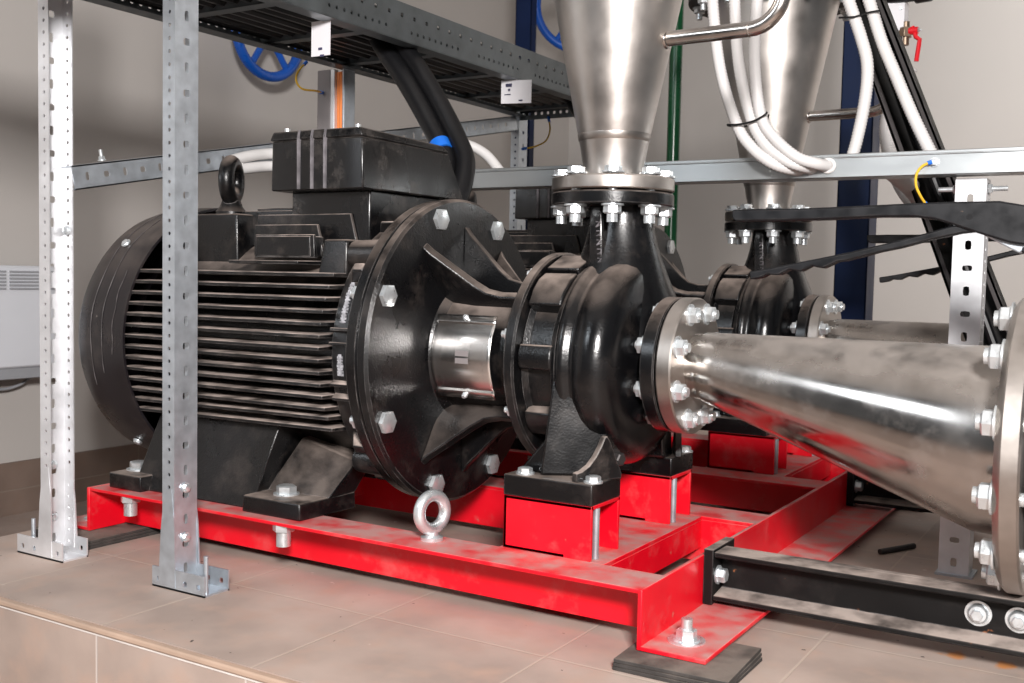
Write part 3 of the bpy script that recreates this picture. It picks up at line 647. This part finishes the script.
foot_bracket(pr, -1.396, -1.274, -1.3745, -1.3465, GALV, -1.283, [((-1.346, 1.199, .165), (1, 0, 0)), ((-1.346, 1.199, .083), (1, 0, 0))])
foot_bracket(pl, -1.758, -1.6295, -1.692, -1.664, GALVW, -1.727, [((-1.690, 1.199, .165), (1, 0, 0)), ((-1.690, 1.199, .07), (1, 0, 0)), ((-1.678, 1.2215, .585), (.3, -1, 0))])
pb1 = post('slotted_upright', 'galvanized slotted upright far back below end of cable tray', -1.687, -1.659, 2.75, 2.794, 0, 1.0, False, GALV)
pb2 = post('slotted_upright', 'far galvanized slotted upright hidden behind nearest cone pipe', -1.36, -1.332, 2.75, 2.794, 0, 1.0, False, GALV)

# diagonal brace
A = Vector((-1.662, 1.228, .6575)); E_ = Vector((-1.662, 2.742, .954)); d = (E_-A); Lg = d.length; d.normalize(); up = X1.cross(d)*-1
bb = B(); up = Vector((0, -d.z, d.y))
sl = [(.03+.0415*k, ((.0065, .0055) if k % 2 else (.0045, .0075))) for k in range(int(Lg/.0415)-1)]
bb.perf(A, d, up, Lg, .043, [(.022, .008, sl)], .0025)
bb.perf(A+up*.043, d, -X1, Lg, .03, [], .0025)
bb.perf(A+X1*-.03, d, X1, Lg, .03, [], .0025)
br = bb.build('diagonal_brace', GALV); tag(br, 'slotted galvanized brace rising from left upright to the far upright', 'brace')
B().bolt(A+d*.075+up*.0455+X1*-.012, up, .006, .006, stub=.012).build('bolt', ZINC, br, org=None)

# ------------------------------------------------------------------ cable tray
ct = thing('cable_tray', 'galvanized perforated cable tray running overhead above the motor', 'cable tray', (-1.5, 1.9, 1.0))
T0, T1 = .75, 2.80; TL = T1-T0
def trail(x, inner, z0, z1):
    bb = B(); h = z1-z0
    r1 = [(.02+.021*k, .0035) for k in range(int((TL-.04)/.021)) if k % 12 < 9]; r2 = [(.03+.042*k, (.0052, .0045)) for k in range(int((TL-.05)/.042))]
    if inner < 0: bb.perf((x, T0, z0), Y1, Z, TL, h, [(h*.26, .0038, r1), (h*.66, .0055, r2)], .002)
    else: bb.perf((x, T0, z0), Y1, Z, TL, h, [(h*.3, .0046, [(q, .0042) for q, _ in r1]), (h*.66, .0055, r2)], .002)
    bb.perf((x+inner*.001, T0, z0), Y1, X1*inner, TL, .035, [], .002)
    bb.perf((x+inner*.001, T0, z1), Y1, X1*inner, TL, .012, [], .002)
    bb.build('side_rail', TRAYM, ct, angle=30)
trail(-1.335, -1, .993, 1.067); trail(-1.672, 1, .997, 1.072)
for y in (.95, 1.20, 1.45, 1.70, 1.95, 2.2, 2.45, 2.7):
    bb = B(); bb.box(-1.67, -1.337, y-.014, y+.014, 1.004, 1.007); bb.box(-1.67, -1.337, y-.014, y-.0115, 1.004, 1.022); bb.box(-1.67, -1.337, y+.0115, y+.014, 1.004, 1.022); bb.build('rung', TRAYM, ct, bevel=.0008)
for i in range(18):
    x = -1.645+.032*(i % 9)+.016*(i//9)+.004; z = 1.020+.0225*(i//9)
    bb = B().tube(catmull([(x+random.uniform(-.003, .003), T0+.02+k*(TL-.05)/8, z+random.uniform(0, .002)) for k in range(9)], 4), .0118, 10)
    tag(bb.build('power_cable', RUB), 'black power cable lying among others in the overhead cable tray', 'cable', 'power cables lying in the overhead tray')
bb = B(); bb.perf((-1.66, 2.752, .985), X1, Z, .32, .034, [(.017, .0045, holes(.32, .021, .0042))], .002); bb.perf((-1.66, 2.752, 1.019), X1, Y1, .32, .02, [], .002)
tag(bb.build('cross_bar', TRAYM), 'perforated galvanized cross bar between the far uprights', 'bar')
# ties over cables

# motor cables up to the tray
def cables(dy, la, lb_):
    g = 'thick black motor cables'
    P1 = [(-1.235, 1.70+dy, .655), (-1.237, 1.745+dy, .69), (-1.248, 1.785+dy, .743), (-1.280, 1.80+dy, .795), (-1.327, 1.80+dy, .868), (-1.378, 1.80+dy, .938), (-1.425, 1.80+dy, .995), (-1.47, 1.82+dy, 1.055), (-1.50, 1.88+dy, 1.085), (-1.505, 1.97+dy, 1.088)]
    P2 = [(-1.204, 1.725+dy, .64), (-1.205, 1.770+dy, .68), (-1.215, 1.805+dy, .745), (-1.246, 1.82+dy, .798), (-1.293, 1.822+dy, .872), (-1.344, 1.822+dy, .943), (-1.391, 1.822+dy, 1.0), (-1.437, 1.842+dy, 1.06), (-1.462, 1.90+dy, 1.09), (-1.467, 1.99+dy, 1.093)]
    a = B().tube(catmull(P1, 8), .0205, 16).build('motor_cable', RUB); tag(a, la, 'cable', g)
    bpy_b = B().tube(catmull(P2, 8), .0205, 16).build('motor_cable', RUB); tag(bpy_b, lb_, 'cable', g)
    return P1, P2
P1, P2 = cables(0, 'left one of two thick black cables rising from nearest terminal box to tray', 'right one of two thick black cables rising from nearest terminal box to tray')
cables(DY, 'left thick black cable from the rear motor up to the tray end', 'right thick black cable from the rear motor up to the tray end')
bb = B(); p0 = Vector((-1.262, 1.792, .770)); p1 = Vector((-1.276, 1.7985, .789)); bb.cyl(p0, p1, .0218, seg=24)
tag(bb.build('blue_tape', TAPE), 'band of bright blue tape round a motor cable by terminal box', 'tape')

# hanging tags
def hang(name, x, y, z0, z1, wx, lean, label, ink):
    t = thing(name, label, 'tag', (x, y, z0), 'white cable tags hanging from the tray')
    bb = B(); bb.hexa([(x-wx/2, y, z0), (x+wx/2, y+lean, z0), (x+wx/2, y+lean+.0015, z0), (x-wx/2, y+.0015, z0), (x-wx/2, y, z1), (x+wx/2, y+lean, z1), (x+wx/2, y+lean+.0015, z1), (x-wx/2, y+.0015, z1)])
    pl_ = bb.build('plate', TAG, t)
    bb = B()
    for (u, v, du, dv) in ink:
        xx = x-wx/2+u*wx; zz = z0+(z1-z0)*v; yy = y+lean*u-.0012
        bb.box(xx-du*wx, xx+du*wx, yy-.0003, yy+.0008, zz-dv*(z1-z0), zz+dv*(z1-z0))
    bb.build('printed_marks', INK, pl_)
    bb = B().tube([(x, y+lean/2+.001, z1-.004), (x+.002, y+lean/2, z1+.02), (x-.004, y+lean/2, z1+.035)], .0015, 6); bb.build('loop', TAG, t)
hang('cable_tag', -1.377, 1.55, .928, .993, .046, .0, 'white hanging tag under tray, left one by orange cable', [(.5, .2, .1, .035), (.6, -.0, .1, .03)])
hang('cable_tag', -1.345, 2.20, .935, .990, .072, .02, 'white hanging tag with printed marks under far end of tray', [(.22, .78, .16, .07), (.18, .38, .16, .02), (.66, .12, .07, .03), (.27, .58, .04, .05)])

# vertical duct behind the terminal box
vd = thing('vertical_duct', 'grey vertical cable duct behind terminal box below tray', 'duct', (-1.7, 1.96, 0))
B().box(-1.737, -1.697, 1.945, 1.985, 0, .998).build('duct_body', DUCT, vd, bevel=.002)
B().box(-1.6965, -1.684, 1.945, 1.96, 0, .998).build('duct_edge', GALVW, vd, bevel=.002)
B().box(-1.6605, -1.654, 1.945, 1.985, 0, .998).build('duct_edge', GALV, vd, bevel=.002); B().box(-1.684, -1.6605, 1.972, 1.985, 0, .998).build('duct_back', GALV, vd)
oc = B()
for k in range(3): oc.tube(catmull([(-1.6785+.007*k+.002*math.sin(q*1.3+k*2), 1.960+.003*math.cos(q+k), .02+.108*q) for q in range(10)], 4), .0058, 8)
tag(oc.build('orange_cable', ORANGE), 'bundle of orange cable running up inside the grey duct', 'cable')

# ------------------------------------------------------------------ strut, slotted post
st = thing('strut_channel', 'long horizontal galvanized strut channel crossing behind the nearest cone', 'strut', (-.5, 2.0, .714))
bb = B(); bb.box(-1.355, .35, 1.995, 1.998, .714, .7565); bb.box(-1.355, .35, 1.995, 2.05, .7545, .757); bb.box(-1.355, .35, 1.995, 2.05, .714, .7165); bb.box(-1.355, .35, 1.993, 1.997, .749, .752); bb.box(-1.355, .35, 2.047, 2.05, .714, .757)
bb.build('channel', STRUT, st, bevel=.0012)
B().bolt((-.352, 1.995, .7355), (0, -1, 0), .0065, .005).build('bolt', ZINC, st)
sp = thing('slotted_post', 'white lit slotted steel post holding up the strut at right', 'post', (-.29, 2.05, 0))
bb = B(); Lp = .709
bb.perf((-.272, 2.026, 0), Z, -X1, Lp, .046, [(.023, .0085, [(.025+.0405*k, ((.0052, .0085) if k % 2 else (.0085, .0055))) for k in range(17)])], .0025)
bb.perf((-.272, 2.026, 0), Z, Y1, Lp, .05, [(.025, .0045, holes(Lp, .0205, .0035))], .0025); bb.perf((-.318, 2.076, 0), Z, -Y1, Lp, .05, [(.025, .0045, holes(Lp, .0205, .0035))], .0025)
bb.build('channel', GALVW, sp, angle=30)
bb = B().box(-.325, -.262, 2.020, 2.085, 0, .004); bb.build('base_plate', GALV, sp)
bb = B().cyl((-.352, 2.05, .692), (-.238, 2.05, .692), .0045, seg=12); bb.bolt((-.318, 2.05, .692), (-1, 0, 0), .0085, .007); bb.bolt((-.272, 2.05, .692), (1, 0, 0), .0085, .007, stub=.008); bb.build('through_bolt', ZINC, sp)

# ------------------------------------------------------------------ conduits
def conduit(name, pts, r, label, group, ridges=True, mt=WHITEC, n=14):
    C_ = catmull(pts, n); # resample evenly
    L_ = [0]
    for i in range(1, len(C_)): L_.append(L_[-1]+(C_[i]-C_[i-1]).length)
    step = .0032 if ridges else .012; q = []; j = 0; s_ = 0
    while s_ < L_[-1]:
        while L_[j+1] < s_: j += 1
        t_ = (s_-L_[j])/max(1e-9, L_[j+1]-L_[j]); q.append(C_[j].lerp(C_[j+1], t_)); s_ += step
    bb = B().tube(q, (lambda i: r*(1.0 if i % 2 else .86)) if ridges else r, 14)
    return tag(bb.build(name, mt, angle=80), label, 'conduit', group)
g = 'white conduits bundled in front of the rear cone'
conduit('corrugated_conduit', [(-.770, 1.95, 1.30), (-.762, 1.95, 1.15), (-.755, 1.95, 1.05), (-.735, 1.95, .92), (-.699, 1.95, .815), (-.668, 1.95, .77), (-.632, 1.95, .742), (-.605, 1.965, .731), (-.590, 2.0, .730)], .0115, 'leftmost of the three white corrugated conduits dropping into the strut', g)
conduit('corrugated_conduit', [(-.718, 1.952, 1.30), (-.714, 1.952, 1.15), (-.712, 1.952, 1.05), (-.700, 1.952, .93), (-.674, 1.952, .83), (-.643, 1.952, .775), (-.605, 1.952, .745), (-.578, 1.965, .734), (-.565, 2.0, .732)], .0115, 'middle one of the three white corrugated conduits dropping into the strut', g)
conduit('corrugated_conduit', [(-.655, 1.948, 1.30), (-.660, 1.948, 1.15), (-.667, 1.948, 1.04), (-.668, 1.948, .93), (-.653, 1.948, .83), (-.625, 1.948, .785), (-.585, 1.950, .75), (-.553, 1.965, .738), (-.538, 2.0, .736)], .0115, 'rightmost of the three white corrugated conduits dropping into the strut', g)
ring = B().torus((-.537, 1.9935, .736), (0, 1, 0), .0115, .0035, 24, 8).build('conduit_gland', WHITEC); tag(ring, 'white plastic gland ring where conduits enter the strut', 'gland')
bb = B().tube(catmull([(-.712, 1.935, .813), (-.688, 1.933, .812), (-.66, 1.933, .817), (-.640, 1.934, .827), (-.637, 1.936, .832)], 6), .002, 8); bb.tube(catmull([(-.712, 1.935, .813), (-.714, 1.952, .813), (-.69, 1.967, .813), (-.65, 1.966, .82), (-.638, 1.95, .829)], 6), .0016, 6)
tag(bb.build('cable_tie', RUB), 'black cable tie round the bundle of three white conduits', 'cable tie')
g = 'white conduits along the black sloping channel'
conduit('corrugated_conduit', [(-.60, 2.15, 1.25), (-.572, 2.15, 1.13), (-.5505, 2.15, 1.07), (-.525, 2.15, 1.00), (-.5105, 2.15, .945), (-.512, 2.15, .88), (-.525, 2.15, .80), (-.535, 2.14, .755), (-.535, 2.10, .738), (-.535, 2.05, .735)], .0125, 'white corrugated conduit hanging left of the black sloping channel', g)
conduit('corrugated_conduit', [(-.565, 2.165, 1.25), (-.536, 2.165, 1.13), (-.515, 2.165, 1.07), (-.490, 2.165, .995), (-.458, 2.165, .92), (-.425, 2.165, .845), (-.391, 2.165, .776), (-.375, 2.155, .750), (-.365, 2.11, .738), (-.36, 2.05, .735)], .0125, 'white corrugated conduit running down along the black sloping channel', g)
bb = B().tube([(-.565, 2.135, 1.038), (-.535, 2.134, 1.036), (-.508, 2.146, 1.045), (-.490, 2.15, 1.047)], .002, 6); tag(bb.build('cable_tie', RUB), 'black cable tie round two conduits by the sloping channel', 'cable tie')
conduit('bare_conduit', [(-.55, 2.75, 1.05), (-.585, 2.75, .98), (-.60, 2.75, .90), (-.575, 2.74, .80), (-.53, 2.70, .73), (-.47, 2.55, .70), (-.45, 2.30, .72), (-.44, 2.05, .735)], .019, 'shaded pale conduit curving down behind the hanging white conduit', None)
g = 'smooth white conduits behind the terminal box'
conduit('white_conduit', [(-1.641, 1.575, .744), (-1.638, 1.63, .760), (-1.625, 1.69, .771), (-1.54, 1.77, .778), (-1.44, 1.86, .792), (-1.40, 1.95, .812), (-1.385, 2.05, .822), (-1.345, 2.08, .80), (-1.30, 2.08, .755), (-1.27, 2.07, .735), (-1.26, 2.05, .733)], .0115, 'upper smooth white conduit passing behind lifting ring and terminal box', g, False)
conduit('white_conduit', [(-1.641, 1.575, .724), (-1.638, 1.63, .735), (-1.625, 1.69, .744), (-1.54, 1.765, .748), (-1.44, 1.83, .742), (-1.42, 1.93, .735)], .0115, 'lower smooth white conduit behind the lifting ring', g, False)

# ------------------------------------------------------------------ sloping black channel
sc = thing('sloping_channel', 'black steel channel sloping down to the right behind the strut', 'channel', (-.25, 2.3, 0))
a0 = Vector((-.667, 2.25, 1.30)); a1 = Vector((-.165, 2.25, .0)); b0 = Vector((-.594, 2.25, 1.30)); b1 = Vector((-.061, 2.25, .0))
bb = B(); bb.prism([a0+Y1*.05, b0+Y1*.05, b1+Y1*.05, a1+Y1*.05], (0, .004, 0)); bb.build('web', BEAM, sc)
for p0, p1, wd in ((a0, a1, .014), (b0, b1, -.014)):
    bb = B(); bb.prism([p0, p0+X1*wd*.4, p1+X1*wd*.4, p1], (0, .052, 0)); bb.build('side_wall', BEAM, sc)
    q0, q1 = p0+X1*wd*.4, p1+X1*wd*.4
    bb = B(); bb.prism([p0, p0+X1*wd, p1+X1*wd, p1], (0, .003, 0)); bb.build('edge_lip', DARK, sc, bevel=.001)
bb = B().tube([a0+Vector((.045, .03, 0)), a1+Vector((.045, .03, 0))], .009, 10); tag(bb.build('black_cable', RUB), 'thin black cable lying in the black sloping channel', 'cable')

# ------------------------------------------------------------------ background columns, wheels, heater
def column(label, x0, x1, y, z1=2.6, dp=.10):
    bb = B(); bb.box(x0, x1, y, y+.006, 0, z1); bb.box(x0, x0+.006, y, y+dp, 0, z1); bb.box(x1-.006, x1, y, y+dp, 0, z1); bb.box(x0, x1, y+dp-.006, y+dp, 0, z1)
    o = bb.build('blue_column', BLUE, bevel=.002); tag(o, label, 'column', 'dark blue steel columns'); return o
column('dark blue steel column standing behind levers at right', -.858, -.760, 3.3)
column('dark blue steel column far behind the end of cable tray', -2.140, -2.070, 3.5, dp=.04)
bb = B().cyl((-1.271, 3.0, 0), (-1.271, 3.0, 2.6), .0195, seg=24); tag(bb.build('green_pipe', GREEN), 'thin dark green vertical pipe right of the nearest cone', 'pipe')
def wheel(c, R, label, nrm=(1, -.05, 0)):
    t = thing('handwheel', label, 'handwheel', c, 'blue valve handwheels'); c = Vector(c)
    nv = Vector(nrm).normalized(); hv = Z.cross(nv)
    B().torus(c, nv, R, .0165, 48, 12).build('rim', BLUEW, t)
    B().cyl(c-nv*.02, c+nv*.02, .03, seg=24).build('hub', BLUEW, t)
    for k in range(5):
        a = 2*PI*k/5+.35; B().tube([c, c+(hv*math.cos(a)+Z*math.sin(a))*R], .011, 10).build('spoke', BLUEW, t)
    B().cyl(c-nv*.12, c+nv*.03, .011, seg=14).build('stem', DARK, t)
wheel((-2.50, 2.566, 1.285), .136, 'blue handwheel on the left wall, partly behind tray')
wheel((-1.967, 3.7, 1.572), .171, 'blue handwheel high up beside the nearest cone', (.45, -.9, 0))
ht = thing('wall_heater', 'white panel heater with grilled top on left wall', 'heater', (-2.6, 1.5, .24))
B().box(-2.60, -2.535, 1.10, 1.83, .255, .522).build('heater_panel', WHITE, ht, bevel=.006)
bb = B()
for i, y in enumerate([1.12+.0925*k for k in range(8)]):
    for k in range(6): bb.box(-2.5345, -2.531, y, y+.082, .460+k*.0088, .4645+k*.0088)
bb.build('air_grille', GREY, ht)
B().box(-2.60, -2.54, 1.10, 1.835, .226, .255).build('heater_base', GREY, ht, bevel=.002)
B().box(-2.63, -2.60, 1.2, 1.7, .30, .48).build('wall_bracket', GREY, ht)
B().tube(catmull([(-2.59, 1.60, .228), (-2.595, 1.65, .205), (-2.60, 1.70, .195), (-2.60, 1.75, .205), (-2.60, 1.785, .228)], 6), .004, 8).build('power_cord', GREY, ht)

# ball valve and gauge box top right
bv = thing('ball_valve', 'small brass ball valve with bright red lever by sloping channel', 'valve', (-.60, 2.9, 1.09)); ball_valve = bv
bb = B().cyl((-.602, 2.9, 1.105), (-.602, 2.9, 1.165), .010, seg=16); bb.cyl((-.602, 2.9, 1.125), (-.602, 2.9, 1.15), .017, seg=6); bb.cyl((-.602, 2.9, 1.1375), (-.572, 2.9, 1.1375), .007, seg=12); bb.build('body', BRASS, bv, bevel=.001)
bb = B().tube([(-.585, 2.895, 1.149), (-.579, 2.893, 1.137), (-.574, 2.89, 1.122), (-.564, 2.888, 1.114), (-.5655, 2.888, 1.10), (-.570, 2.888, 1.06)], .0058, 10); bb.cyl((-.592, 2.895, 1.139), (-.570, 2.893, 1.139), .0095, seg=12); bb.build('lever', REDH, bv)
B().bolt((-.570, 2.893, 1.139), X1, .005, .005, washer=False, stub=.004).build('nut', ZINC, bv)
ball_valve.location += Vector((.006, 0, .030))
gb = thing('junction_box', 'small white box above red levered valve at top right', 'box', (-.62, 2.92, 1.18))
B().box(-.652, -.598, 2.89, 2.94, 1.172, 1.25).build('case', TAG, gb, bevel=.003)
B().cyl((-.607, 2.889, 1.228), (-.607, 2.886, 1.228), .004, seg=12).build('screw', ZINC, gb)
bb = B().cyl((-.64, 2.9, 1.262), (-.545, 2.88, 1.262), .020, seg=24); bb.cyl((-.57, 2.885, 1.262), (-.535, 2.877, 1.262), .027, seg=24); kn = bb.build('black_knob', RUB, gb)
B().cyl((-.5375, 2.852, 1.262), (-.5365, 2.850, 1.262), .014, seg=24).build('face', GALVW, kn)

# ground wires, crimp lugs
def wire(pts, label, r=.0023, ends=True):
    t = thing('ground_wire', label, 'wire', pts[0], 'yellow ground wires')
    P = catmull(pts, 8); B().tube(P, r, 8).build('wire', YEL, t)
    for a, c in ((P[0], P[3]), (P[-1], P[-4])): B().cyl(a-(c-a)*.5, c, r*1.7, seg=10).build('crimp_lug', TAPE, t)
wire([(-.357, 1.987, .735), (-.370, 1.983, .728), (-.378, 1.98, .714), (-.378, 1.98, .695), (-.371, 1.985, .677), (-.362, 2.0, .66)], 'yellow wire with blue lug hanging from strut at right')
wire([(-1.690, 1.853, .996), (-1.692, 1.835, .978), (-1.692, 1.824, .960), (-1.692, 1.829, .944), (-1.693, 1.85, .936), (-1.70, 1.90, .941), (-1.72, 1.944, .945)], 'yellow ground wire looping below the tray beside blue handwheel')
wire([(-1.64, 2.745, .90), (-1.60, 2.745, .905), (-1.565, 2.745, .92), (-1.552, 2.745, .95), (-1.56, 2.75, .985)], 'yellow ground wire at the far upright', .0025)
bb = B().cyl((-.4388, 2.105, .0055), (-.3933, 2.195, .0055), .0055, seg=12)
tag(bb.build('loose_stud', DARK), 'loose dark threaded stud lying on floor under the pipes', 'bolt')
